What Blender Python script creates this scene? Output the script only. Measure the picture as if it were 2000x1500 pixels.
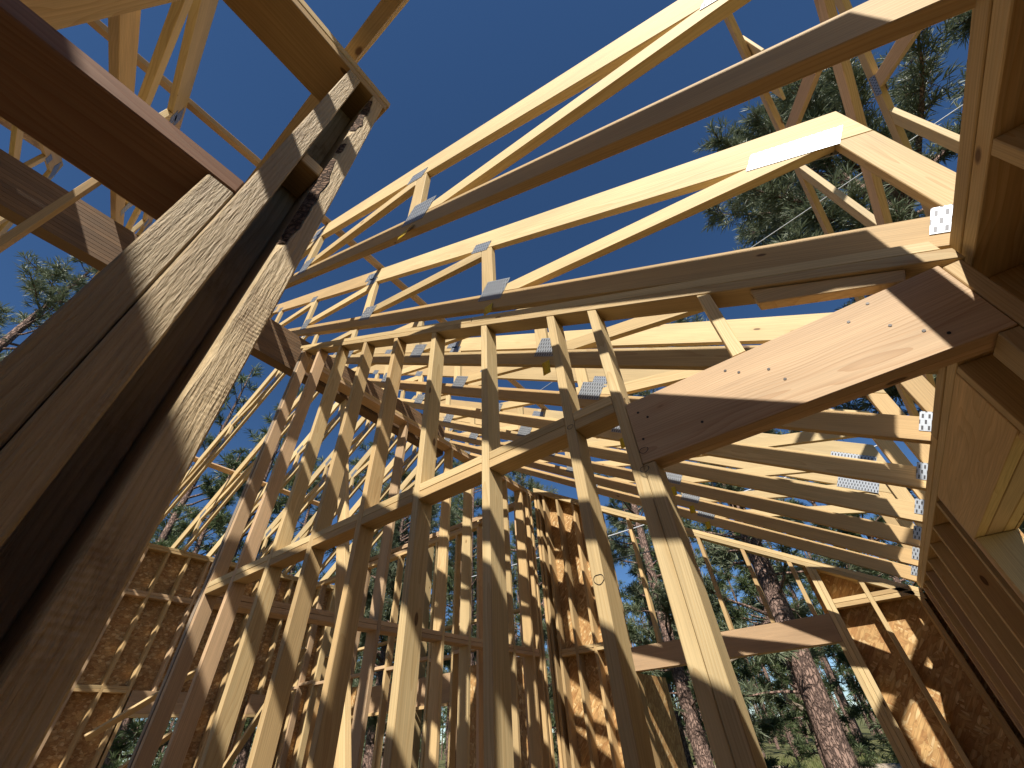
import bpy, bmesh, math, random
from mathutils import Vector, Matrix, noise
random.seed(7)

# ------------------------------------------------------------------ clear
for o in list(bpy.data.objects):
    bpy.data.objects.remove(o)
S = bpy.context.scene
C = S.collection
H = 1.52            # camera height above the sub-floor

# ------------------------------------------------------------------ camera
cam_d = bpy.data.cameras.new('camera')
cam = bpy.data.objects.new('camera', cam_d)
C.objects.link(cam)
S.camera = cam
right = Vector((0.79944777, 0.5982517, -0.05457256))
down = Vector((-0.43100861, 0.50792625, -0.74581667))
fwd = Vector((-0.41846726, 0.61976272, 0.66391214))
m = Matrix(((right.x, -down.x, -fwd.x, 0), (right.y, -down.y, -fwd.y, 0), (right.z, -down.z, -fwd.z, H), (0, 0, 0, 1)))
cam.matrix_world = m
cam_d.sensor_width = 36.0
cam_d.sensor_fit = 'HORIZONTAL'
cam_d.lens = 36.0 * 791.517 / 2000.0
cam_d.clip_start = 0.02
cam_d.clip_end = 2000

# ------------------------------------------------------------------ sky and sun
to_sun = Vector((0.42, -1.0, 1.09)).normalized()
W = bpy.data.worlds.new('World')
S.world = W
W.use_nodes = True
wn = W.node_tree
for n in list(wn.nodes):
    wn.nodes.remove(n)
sky = wn.nodes.new('ShaderNodeTexSky')
sky.sky_type = 'NISHITA'
sky.sun_disc = False
sky.sun_elevation = math.asin(to_sun.z)
sky.sun_rotation = math.atan2(to_sun.x, to_sun.y)
sky.altitude = 2200
sky.air_density = 1.0
sky.dust_density = 0.0
sky.ozone_density = 4.0
bg = wn.nodes.new('ShaderNodeBackground')
bg.inputs['Strength'].default_value = 0.072
wo = wn.nodes.new('ShaderNodeOutputWorld')
hs_ = wn.nodes.new('ShaderNodeHueSaturation')
hs_.inputs['Saturation'].default_value = 1.12
wn.links.new(sky.outputs[0], hs_.inputs['Color'])
wn.links.new(hs_.outputs[0], bg.inputs[0])
wn.links.new(bg.outputs[0], wo.inputs[0])
sd = bpy.data.lights.new('sun', 'SUN')
sd.energy = 5.0
sd.angle = math.radians(0.53)
sd.color = (1.0, 0.945, 0.86)
sun = bpy.data.objects.new('sun', sd)
C.objects.link(sun)
sun.rotation_euler = to_sun.to_track_quat('Z', 'Y').to_euler()
S.view_settings.view_transform = 'Standard'
S.view_settings.look = 'None'
S.view_settings.exposure = 0.55
S.view_settings.gamma = 1.0
S.view_settings.use_curve_mapping = False
S.render.engine = 'CYCLES'
S.cycles.max_bounces = 5
S.cycles.diffuse_bounces = 3
S.cycles.glossy_bounces = 1
S.cycles.transmission_bounces = 1
S.cycles.transparent_max_bounces = 2

# ------------------------------------------------------------------ materials
MATS = {}


class NT:
    def __init__(self, name):
        self.m = bpy.data.materials.new(name)
        self.m.use_nodes = True
        self.t = self.m.node_tree
        for n in list(self.t.nodes):
            self.t.nodes.remove(n)

    def n(self, typ, **kw):
        nd = self.t.nodes.new(typ)
        for k, v in kw.items():
            setattr(nd, k, v)
        return nd

    def l(self, a, b):
        self.t.links.new(a, b)

    def val(self, nd, i, v):
        if hasattr(v, 'node'):
            self.l(v, nd.inputs[i])
        else:
            nd.inputs[i].default_value = v

    def math(self, op, a, b=0.0, clamp=False):
        nd = self.n('ShaderNodeMath', operation=op, use_clamp=clamp)
        self.val(nd, 0, a)
        self.val(nd, 1, b)
        return nd.outputs[0]

    def vmath(self, op, a, b):
        nd = self.n('ShaderNodeVectorMath', operation=op)
        self.val(nd, 0, a)
        self.val(nd, 1, b)
        return nd.outputs[0]

    def comb(self, x, y, z):
        nd = self.n('ShaderNodeCombineXYZ')
        self.val(nd, 0, x)
        self.val(nd, 1, y)
        self.val(nd, 2, z)
        return nd.outputs[0]

    def sep(self, v):
        nd = self.n('ShaderNodeSeparateXYZ')
        self.l(v, nd.inputs[0])
        return nd.outputs

    def noise(self, v, scale, detail=2.0, rough=0.5):
        nd = self.n('ShaderNodeTexNoise')
        self.l(v, nd.inputs['Vector'])
        nd.inputs['Scale'].default_value = scale
        nd.inputs['Detail'].default_value = detail
        nd.inputs['Roughness'].default_value = rough
        return nd.outputs

    def mix(self, f, a, b):
        nd = self.n('ShaderNodeMix', data_type='RGBA')
        self.val(nd, 0, f)
        self.val(nd, 6, a if hasattr(a, 'node') else (*a, 1))
        self.val(nd, 7, b if hasattr(b, 'node') else (*b, 1))
        return nd.outputs[2]

    def rng(self, v, a, b, c=0.0, d=1.0):
        nd = self.n('ShaderNodeMapRange')
        self.val(nd, 0, v)
        for i, x in enumerate((a, b, c, d)):
            nd.inputs[1 + i].default_value = x
        return nd.outputs[0]

    def out(self, col, rough=0.65, bump=None, bs=0.3, bd=0.002, spec=0.3, metal=0.0, transl=None):
        p = self.n('ShaderNodeBsdfPrincipled')
        self.val(p, 'Base Color', col if hasattr(col, 'node') else (*col, 1))
        self.val(p, 'Roughness', rough)
        p.inputs['Specular IOR Level'].default_value = spec
        p.inputs['Metallic'].default_value = metal
        if bump is not None:
            b = self.n('ShaderNodeBump')
            b.inputs['Strength'].default_value = bs
            b.inputs['Distance'].default_value = bd
            self.l(bump, b.inputs['Height'])
            self.l(b.outputs[0], p.inputs['Normal'])
        o = self.n('ShaderNodeOutputMaterial')
        sh = p.outputs[0]
        if transl is not None:
            t = self.n('ShaderNodeBsdfTranslucent')
            self.val(t, 'Color', col if hasattr(col, 'node') else (*col, 1))
            mx = self.n('ShaderNodeMixShader')
            mx.inputs[0].default_value = transl
            self.l(sh, mx.inputs[1])
            self.l(t.outputs[0], mx.inputs[2])
            sh = mx.outputs[0]
        self.l(sh, o.inputs[0])
        return self.m


def wood(name, early, late, alt, weather=0.12, rough_sawn=0.0, ring=150.0, knots=0.30):
    """solid sawn lumber: growth rings round an off-centre pith, fibres, knots; grain runs along local X"""
    g = NT(name)
    tc = g.n('ShaderNodeTexCoord').outputs['Object']
    rnd = g.n('ShaderNodeObjectInfo').outputs['Random']
    off = g.comb(g.math('MULTIPLY', rnd, 37.0), g.math('MULTIPLY', rnd, 3.7), g.math('MULTIPLY', rnd, 11.3))
    r2 = g.math('FRACT', g.math('MULTIPLY', rnd, 17.31))
    r3 = g.math('FRACT', g.math('MULTIPLY', rnd, 53.7))
    p = g.vmath('ADD', tc, off)
    s = g.sep(tc)
    warp = g.noise(g.vmath('MULTIPLY', p, (1.1, 7.0, 7.0)), 1.0, 2.0)[0]
    warp2 = g.noise(g.vmath('MULTIPLY', p, (5.0, 30.0, 30.0)), 1.0, 1.0)[0]
    cy = g.math('MULTIPLY', g.math('SUBTRACT', r2, 0.5), 0.22)
    cz = g.math('MULTIPLY', g.math('SUBTRACT', r3, 0.35), 0.20)
    dy = g.math('SUBTRACT', s[1], cy)
    dz = g.math('SUBTRACT', s[2], cz)
    r = g.math('SQRT', g.math('ADD', g.math('MULTIPLY', dy, dy), g.math('MULTIPLY', dz, dz)))
    r = g.math('ADD', r, g.math('ADD', g.math('MULTIPLY', warp, 0.075), g.math('MULTIPLY', warp2, 0.006)))
    ph = g.math('FRACT', g.math('MULTIPLY', r, ring))
    late_f = g.math('POWER', ph, 2.4)
    fib = g.noise(g.vmath('MULTIPLY', p, (4.0, 260.0, 260.0)), 1.0, 2.0)[0]
    blot = g.noise(g.vmath('MULTIPLY', p, (1.3, 9.0, 9.0)), 1.0, 3.0)[0]
    base = g.mix(r2, early, alt)
    tone = g.mix(g.math('MULTIPLY', late_f, 0.62), base, late)
    fibf = g.rng(fib, 0.3, 0.75, 0.86, 1.08)
    br = g.math('MULTIPLY', fibf, g.rng(blot, 0.25, 0.8, 0.82, 1.08))
    br = g.math('MULTIPLY', br, g.rng(r3, 0.0, 1.0, 0.76, 1.10))
    tone = g.vmath('MULTIPLY', tone, g.comb(br, br, br))
    # weathered grey / handling marks
    w = g.noise(g.vmath('MULTIPLY', p, (2.3, 12.0, 12.0)), 1.0, 5.0, 0.7)[0]
    wf = g.math('MULTIPLY', g.rng(w, 0.52, 0.80), weather * 3.0, True)
    tone = g.mix(wf, tone, (0.17, 0.12, 0.085))
    # knots
    v = g.n('ShaderNodeTexVoronoi')
    v.inputs['Scale'].default_value = 1.0
    g.l(g.vmath('MULTIPLY', p, (3.4, 9.0, 9.0)), v.inputs['Vector'])
    kc = g.sep(v.outputs['Color'])
    on_ = g.math('GREATER_THAN', kc[0], 1.0 - knots)
    rad = g.rng(kc[1], 0, 1, 0.035, 0.115)
    kd = g.math('DIVIDE', v.outputs['Distance'], rad)
    ring_k = g.math('MULTIPLY', g.rng(kd, 1.0, 0.72), on_, True)
    halo = g.math('MULTIPLY', g.rng(kd, 2.3, 0.9, 0.0, 0.42), on_, True)
    tone = g.mix(halo, tone, late)
    kcol = g.mix(g.rng(kd, 0.2, 1.0), (0.16, 0.075, 0.03), (0.075, 0.035, 0.016))
    tone = g.mix(g.math('MULTIPLY', ring_k, 0.88), tone, kcol)
    hgt = fib
    bs, bd = 0.3, 0.0007
    if rough_sawn > 0:
        cz1 = g.noise(g.vmath('MULTIPLY', p, (36.0, 330.0, 330.0)), 1.0, 4.0, 0.7)[0]
        cz2 = g.noise(g.vmath('MULTIPLY', p, (15.0, 190.0, 190.0)), 1.0, 3.0, 0.6)[0]
        saw = g.n('ShaderNodeTexWave', wave_type='BANDS', bands_direction='X')
        saw.inputs['Scale'].default_value = 46.0
        saw.inputs['Distortion'].default_value = 2.2
        saw.inputs['Detail'].default_value = 2.0
        g.l(g.vmath('MULTIPLY', p, (1.0, 1.1, 1.1)), saw.inputs['Vector'])
        patch = g.rng(g.noise(g.vmath('MULTIPLY', p, (5.0, 9.0, 9.0)), 1.0, 2.0)[0], 0.50, 0.66)
        sw = g.math('MULTIPLY', saw.outputs['Fac'], patch)
        hgt = g.math('ADD', g.math('MULTIPLY', cz1, 1.3), g.math('ADD', g.math('MULTIPLY', cz2, 1.9), g.math('MULTIPLY', sw, 0.22)))
        st = g.math('MULTIPLY', patch, g.rng(g.noise(g.vmath('MULTIPLY', p, (22.0, 70.0, 70.0)), 1.0, 4.0, 0.7)[0], 0.42, 0.62, 0.0, 0.55))
        tone = g.mix(st, tone, (0.20, 0.105, 0.045))
        bs, bd = 0.9 * rough_sawn, 0.0034
    return g.out(tone, 0.62, hgt, bs, bd, 0.25)


def build_materials():
    M = MATS
    M['stud'] = wood('stud_lumber', (0.69, 0.515, 0.265), (0.52, 0.32, 0.13), (0.63, 0.425, 0.20), 0.06, knots=0.40)
    M['pale'] = wood('pale_truss_lumber', (0.74, 0.575, 0.31), (0.58, 0.385, 0.165), (0.71, 0.525, 0.265), 0.04, ring=120, knots=0.38)
    M['fir'] = wood('red_fir_lumber', (0.63, 0.43, 0.25), (0.48, 0.275, 0.135), (0.67, 0.475, 0.285), 0.05, ring=190, knots=0.25)
    M['rough'] = wood('rough_sawn_lumber', (0.72, 0.56, 0.33), (0.56, 0.385, 0.19), (0.67, 0.50, 0.285), 0.08, rough_sawn=1.0, knots=0.2)
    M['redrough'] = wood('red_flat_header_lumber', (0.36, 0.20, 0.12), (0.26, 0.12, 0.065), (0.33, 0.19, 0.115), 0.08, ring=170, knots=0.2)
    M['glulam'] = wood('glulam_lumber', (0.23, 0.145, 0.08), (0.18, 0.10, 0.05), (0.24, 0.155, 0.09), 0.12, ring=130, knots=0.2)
    M['grey'] = wood('weathered_lumber', (0.36, 0.29, 0.21), (0.27, 0.20, 0.14), (0.33, 0.26, 0.19), 0.3)

    # oriented strand board
    g = NT('oriented_strand_board')
    tc = g.n('ShaderNodeTexCoord').outputs['Object']
    rnd = g.n('ShaderNodeObjectInfo').outputs['Random']
    p = g.vmath('ADD', tc, g.comb(g.math('MULTIPLY', rnd, 9.0), g.math('MULTIPLY', rnd, 5.0), 0.0))
    col = None
    hs = None
    for i, (ang, st, sx_, sy_) in enumerate(((0.25, 0.0, 8.0, 30.0), (1.35, 4.7, 9.0, 36.0), (2.35, 9.1, 11.0, 46.0), (0.75, 2.3, 12.0, 50.0))):
        q = g.vmath('ADD', p, (st, st * 0.7, 0.0))
        rot = g.n('ShaderNodeVectorRotate', rotation_type='AXIS_ANGLE')
        rot.inputs['Axis'].default_value = (0, 0, 1)
        g.l(q, rot.inputs['Vector'])
        rot.inputs['Angle'].default_value = ang
        q2 = g.vmath('MULTIPLY', rot.outputs[0], (sx_, sy_, 20.0))
        v = g.n('ShaderNodeTexVoronoi')
        v.inputs['Scale'].default_value = 1.0
        g.l(q2, v.inputs['Vector'])
        cc = g.sep(v.outputs['Color'])
        fib = g.noise(g.vmath('MULTIPLY', rot.outputs[0], (7.0, 240.0, 60.0)), 1.0, 2.0)[0]
        tone = g.mix(cc[1], (0.40, 0.205, 0.075), (0.62, 0.395, 0.165))
        tone = g.mix(g.math('GREATER_THAN', cc[2], 0.86), tone, (0.72, 0.51, 0.255))
        f2 = g.rng(fib, 0.3, 0.7, 0.78, 1.14)
        f2 = g.math('MULTIPLY', f2, g.rng(v.outputs['Distance'], 0.35, 0.75, 1.0, 0.80))
        tone = g.vmath('MULTIPLY', tone, g.comb(f2, f2, f2))
        if col is None:
            col = tone
        else:
            col = g.mix(g.math('GREATER_THAN', cc[0], 0.45), col, tone)
    M['osb'] = g.out(col, 0.6, None, 0.5, 0.0015, 0.3)

    # galvanised toothed plate: rows of punched slots
    g = NT('punched_galvanised_steel')
    tc = g.n('ShaderNodeTexCoord').outputs['Object']
    s = g.sep(tc)
    row = g.math('FLOOR', g.math('MULTIPLY', s[1], 33.0))
    xs = g.math('ADD', g.math('MULTIPLY', s[0], 46.0), g.math('MULTIPLY', row, 0.5))
    fx = g.math('ABSOLUTE', g.math('SUBTRACT', g.math('FRACT', xs), 0.5))
    fy = g.math('ABSOLUTE', g.math('SUBTRACT', g.math('FRACT', g.math('MULTIPLY', s[1], 33.0)), 0.5))
    slot = g.math('MULTIPLY', g.math('LESS_THAN', fx, 0.16), g.math('LESS_THAN', fy, 0.36))
    sp = g.noise(tc, 90.0, 2.0)[0]
    base = g.mix(sp, (0.25, 0.275, 0.305), (0.40, 0.425, 0.45))
    colr = g.mix(slot, base, (0.05, 0.05, 0.055))
    g2 = g.math('SUBTRACT', 1.0, slot)
    M['plate'] = g.out(colr, 0.42, g2, 0.6, 0.0015, 0.4, 0.45)

    g = NT('yellow_tag_paper')
    tc = g.n('ShaderNodeTexCoord').outputs['Object']
    s = g.sep(tc)
    ln = g.math('LESS_THAN', g.math('FRACT', g.math('MULTIPLY', s[0], 95.0)), 0.38)
    wv = g.math('GREATER_THAN', g.noise(g.vmath('MULTIPLY', tc, (95.0, 330.0, 1.0)), 1.0, 1.0)[0], 0.5)
    M['tag'] = g.out(g.mix(g.math('MULTIPLY', ln, g.math('MULTIPLY', wv, 0.75)), (0.72, 0.47, 0.012), (0.05, 0.035, 0.01)), 0.6)
    g = NT('dark_ink')
    M['ink'] = g.out((0.03, 0.025, 0.022), 0.7)
    g = NT('black_wire_plastic')
    M['wire'] = g.out((0.012, 0.012, 0.013), 0.5)
    g = NT('cable_white')
    M['cable'] = g.out((0.62, 0.63, 0.65), 0.45)
    g = NT('cable_dark')
    M['cable_dark'] = g.out((0.03, 0.03, 0.033), 0.45)
    g = NT('nail_steel')
    M['nail'] = g.out((0.05, 0.045, 0.042), 0.45, metal=0.6)

    # bark edge and pine bark
    for nm, a, b, c in (('bark_edge', (0.10, 0.055, 0.035), (0.30, 0.19, 0.12), (0.03, 0.018, 0.012)),
                        ('pine_bark', (0.27, 0.165, 0.125), (0.43, 0.30, 0.24), (0.075, 0.05, 0.042))):
        g = NT(nm)
        tc = g.n('ShaderNodeTexCoord').outputs['Object']
        sc = (70.0, 70.0, 25.0) if nm == 'bark_edge' else (17.0, 17.0, 7.0)
        q = g.vmath('MULTIPLY', tc, sc)
        dn = g.noise(q, 1.3, 4.0)[1]
        q2 = g.vmath('ADD', q, g.vmath('MULTIPLY', dn, (1.6, 1.6, 1.6)))
        v = g.n('ShaderNodeTexVoronoi', feature='DISTANCE_TO_EDGE')
        v.inputs['Scale'].default_value = 1.0
        g.l(q2, v.inputs['Vector'])
        n2 = g.noise(q, 3.0, 4.0)[0]
        plate_c = g.mix(n2, a, b)
        ed = g.rng(v.outputs['Distance'], 0.0, 0.22)
        M[nm] = g.out(g.mix(ed, c, plate_c), 0.85, g.math('ADD', ed, g.math('MULTIPLY', n2, 0.5)), 0.9, 0.02 if nm == 'pine_bark' else 0.004, 0.15)

    # needles
    for nm, a, b in (('pine_needles', (0.105, 0.135, 0.070), (0.21, 0.235, 0.140)), ('far_needles', (0.070, 0.105, 0.040), (0.135, 0.165, 0.070))):
        g = NT(nm)
        geo = g.n('ShaderNodeNewGeometry')
        tc = g.n('ShaderNodeTexCoord').outputs['Object']
        n1 = g.noise(tc, 1.1, 3.0)[0]
        f = g.math('ADD', g.math('MULTIPLY', geo.outputs['Random Per Island'], 0.6), g.math('MULTIPLY', n1, 0.4))
        M[nm] = g.out(g.mix(f, a, b), 0.5, spec=0.45, transl=0.25)

    g = NT('dusty_subfloor')
    tc = g.n('ShaderNodeTexCoord').outputs['Object']
    M['floor'] = g.out(g.mix(g.noise(tc, 14.0, 4.0)[0], (0.28, 0.18, 0.095), (0.40, 0.27, 0.15)), 0.8)
    g = NT('meadow_ground')
    tc = g.n('ShaderNodeTexCoord').outputs['Object']
    a = g.noise(tc, 0.35, 5.0, 0.65)[0]
    b = g.noise(tc, 7.0, 5.0, 0.7)[0]
    c1 = g.mix(g.rng(a, 0.35, 0.65), (0.115, 0.125, 0.045), (0.23, 0.21, 0.10))
    c2 = g.mix(g.rng(b, 0.38, 0.66), c1, (0.075, 0.080, 0.035))
    M['ground'] = g.out(c2, 0.9, b, 0.8, 0.08, 0.1)
    for nm, a, b in (('grass_blades', (0.10, 0.13, 0.035), (0.25, 0.24, 0.10)), ('shrub_leaves', (0.07, 0.10, 0.03), (0.13, 0.16, 0.055))):
        g = NT(nm)
        geo = g.n('ShaderNodeNewGeometry')
        M[nm] = g.out(g.mix(geo.outputs['Random Per Island'], a, b), 0.6, transl=0.25)


build_materials()

# ------------------------------------------------------------------ building helpers
MESH = {}
BEV = 0.0022


def mesh_prism(poly, t, bev=BEV):
    """convex polygon in local x,y extruded along local z from 0 to t"""
    key = (tuple((round(a, 4), round(b, 4)) for a, b in poly), round(t, 4), bev)
    if key in MESH:
        return MESH[key]
    area = sum(poly[i][0] * poly[(i + 1) % len(poly)][1] - poly[(i + 1) % len(poly)][0] * poly[i][1] for i in range(len(poly)))
    if area < 0:
        poly = poly[::-1]
    bm = bmesh.new()
    a = [bm.verts.new((x, y, 0)) for x, y in poly]
    b = [bm.verts.new((x, y, t)) for x, y in poly]
    n = len(poly)
    bm.faces.new(a[::-1])
    bm.faces.new(b)
    for i in range(n):
        bm.faces.new((a[i], a[(i + 1) % n], b[(i + 1) % n], b[i]))
    if bev:
        bmesh.ops.bevel(bm, geom=list(bm.edges), offset=bev, segments=1, affect='EDGES', clamp_overlap=True)
    me = bpy.data.meshes.new('lumber')
    bm.to_mesh(me)
    bm.free()
    MESH[key] = me
    return me


def add(name, me, mat, parent=None, M4=None):
    """link a mesh object; a material is set on the object slot so that mesh data can be shared"""
    if not me.materials:
        me.materials.append(None)
    o = bpy.data.objects.new(name, me)
    C.objects.link(o)
    o.material_slots[0].link = 'OBJECT'
    o.material_slots[0].material = MATS[mat] if isinstance(mat, str) else mat
    if M4 is not None:
        o.matrix_world = M4
    if parent is not None:
        o.parent = parent
        o.matrix_basis = TW[parent.name].inverted() @ (M4 if M4 is not None else Matrix())
    TW[o.name] = M4 if M4 is not None else Matrix()
    return o


TW = {}


def thing(name, label, cat, loc=(0, 0, 0), group=None):
    o = bpy.data.objects.new(name, None)
    C.objects.link(o)
    o.empty_display_size = 0.2
    o.location = (loc[0], loc[1], loc[2] + H)
    TW[o.name] = Matrix.Translation(o.location)
    tag(o, label, cat, group)
    return o


def tag(o, label, cat, group=None, kind=None):
    if label:
        o['label'] = label
    if cat:
        o['category'] = cat
    if group:
        o['group'] = group
    if kind:
        o['kind'] = kind
    return o


def frame(o, u, v):
    u = Vector(u).normalized()
    v = Vector(v)
    v = (v - u * u.dot(v)).normalized()
    w = u.cross(v)
    return Matrix(((u.x, v.x, w.x, o[0]), (u.y, v.y, w.y, o[1]), (u.z, v.z, w.z, o[2] + H), (0, 0, 0, 1)))


def box(name, X, Y, Z, axis, mat, parent, jit=0.0, bev=BEV):
    """axis-aligned board (camera-relative heights); grain along the axis"""
    (x0, x1), (y0, y1), (z0, z1) = sorted(X), sorted(Y), sorted(Z)
    cx, cy, cz = (x0 + x1) / 2, (y0 + y1) / 2, (z0 + z1) / 2
    dx, dy, dz = x1 - x0, y1 - y0, z1 - z0
    if axis == 'X':
        F = frame((x0, cy, cz), (1, 0, 0), (0, 1, 0))
        L, w, t = dx, dy, dz
    elif axis == 'Y':
        F = frame((cx, y0, cz), (0, 1, 0), (0, 0, 1))
        L, w, t = dy, dz, dx
    else:
        F = frame((cx, cy, z0), (0, 0, 1), (1, 0, 0))
        L, w, t = dz, dx, dy
    me = mesh_prism([(0, -w / 2), (L, -w / 2), (L, w / 2), (0, w / 2)], t, bev)
    F = F @ Matrix.Translation((0, 0, -t / 2))
    if jit:
        F = F @ Matrix.Rotation(random.uniform(-jit, jit), 4, 'X') @ Matrix.Rotation(random.uniform(-jit, jit) * 0.1, 4, 'Y')
    return add(name, me, mat, parent, F)


def prism_xz(name, poly, y0, t, d, mat, parent, bev=BEV):
    """polygon in world X-Z, thickness from y0 to y0+t, grain along d=(dx,dz)"""
    u = Vector((d[0], 0, d[1])).normalized()
    v = Vector((-u.z, 0, u.x))
    ox, oz = poly[0]
    loc = [((x - ox) * u.x + (z - oz) * u.z, (x - ox) * v.x + (z - oz) * v.z) for x, z in poly]
    F = frame((ox, y0 + t, oz), u, v)          # w = (0,-1,0)
    return add(name, mesh_prism(loc, t, bev), mat, parent, F)


def prism_yz(name, poly, x0, t, d, mat, parent, bev=BEV):
    """polygon in world Y-Z, thickness from x0 to x0+t"""
    u = Vector((0, d[0], d[1])).normalized()
    v = Vector((0, -u.z, u.y))
    oy, oz = poly[0]
    loc = [((y - oy) * u.y + (z - oz) * u.z, (y - oy) * v.y + (z - oz) * v.z) for y, z in poly]
    F = frame((x0, oy, oz), u, v)              # w = (1,0,0)
    return add(name, mesh_prism(loc, t, bev), mat, parent, F)


def bar(name, p0, p1, w, t, up, mat, parent, bev=BEV):
    """free board from p0 to p1: w across (towards up), t the other way"""
    p0, p1 = Vector(p0), Vector(p1)
    F = frame(p0, p1 - p0, up)
    L = (p1 - p0).length
    F = F @ Matrix.Translation((0, 0, -t / 2))
    return add(name, mesh_prism([(0, -w / 2), (L, -w / 2), (L, w / 2), (0, w / 2)], t, bev), mat, parent, F)


def clip(poly, a, b, c):
    """keep a*x + b*z <= c"""
    out = []
    n = len(poly)
    for i in range(n):
        P, Q = poly[i], poly[(i + 1) % n]
        fp, fq = a * P[0] + b * P[1] - c, a * Q[0] + b * Q[1] - c
        if fp <= 0:
            out.append(P)
        if fp * fq < 0:
            k = fp / (fp - fq)
            out.append((P[0] + (Q[0] - P[0]) * k, P[1] + (Q[1] - P[1]) * k))
    return out


def strip(p0, p1, w, ext=0.5):
    p0, p1 = Vector(p0), Vector(p1)
    d = (p1 - p0).normalized()
    n = Vector((-d.y, d.x)) * w / 2
    p0 = p0 - d * ext
    p1 = p1 + d * ext
    return [tuple(p0 - n), tuple(p1 - n), tuple(p1 + n), tuple(p0 + n)]


def copy_tree(o, parent=None):
    c = o.copy()
    C.objects.link(c)
    if parent is not None:
        c.parent = parent
    for ch in list(o.children):
        copy_tree(ch, c)
    return c


def struct(o):
    o['kind'] = 'structure'
    return o


# ------------------------------------------------------------------ ground and floor
GZ = -0.42 - H      # ground outside, camera-relative


def make_ground():
    n = 96
    R = 420.0
    vs, fs = [], []
    for i in range(n + 1):
        for j in range(n + 1):
            a, b = (i / n * 2 - 1), (j / n * 2 - 1)
            x, y = math.copysign(abs(a) ** 2.2, a) * R, math.copysign(abs(b) ** 2.2, b) * R
            d = math.hypot(x + 4, y - 2)
            f = min(1, max(0, (d - 12) / 40))
            z = noise.noise(Vector((x * 0.03, y * 0.03, 0.3))) * 0.5 * f + min(8, max(0, d - 45) * 0.012)
            vs.append((x, y, z - 0.42))
    for i in range(n):
        for j in range(n):
            k = i * (n + 1) + j
            fs.append((k, k + n + 1, k + n + 2, k + 1))
    me = bpy.data.meshes.new('ground')
    me.from_pydata(vs, [], fs)
    me.polygons.foreach_set('use_smooth', [True] * len(fs))
    return struct(add('ground', me, 'ground'))


make_ground()


def ground_z(x, y):
    d = math.hypot(x + 4, y - 2)
    f = min(1, max(0, (d - 12) / 40))
    return noise.noise(Vector((x * 0.03, y * 0.03, 0.3))) * 0.5 * f + min(8, max(0, d - 45) * 0.012) - 0.42 - H


fl = bpy.data.objects.new('floor', None)
C.objects.link(fl)
fl.location = (0, 0, 0)
TW['floor'] = Matrix()
struct(fl)
for i, x in enumerate((-8.74, -6.3, -3.86, -1.42)):
    for j in range(7):
        y0 = -3.4 + j * 1.28
        box('floor_panel', (x, min(x + 2.437, 0.79)), (y0, y0 + 1.277), (-H - 0.02, -H), 'X', 'floor', fl)
box('floor_rim', (-8.74, 0.79), (-3.4, 5.56), (-H - 0.44, -H - 0.022), 'X', 'grey', fl)

# ------------------------------------------------------------------ roof trusses
TY = 0.038


def bc_lo_r(x): return 1.319 - 0.645 * x
def tc_lo_r(x): return 2.005 - 0.637 * x
def bc_lo_l(x): return 8.283 + 0.64 * x
def tc_lo_l(x): return 8.84 + 0.64 * x


VB, VT = 0.145, 0.22     # vertical depth of bottom and top chord
XA = -5.42               # vault apex
XT = (8.84 - 2.005) / -(0.637 + 0.64)
XR = 0.694               # inner face of the heel post
TAIL = -10.1


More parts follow.
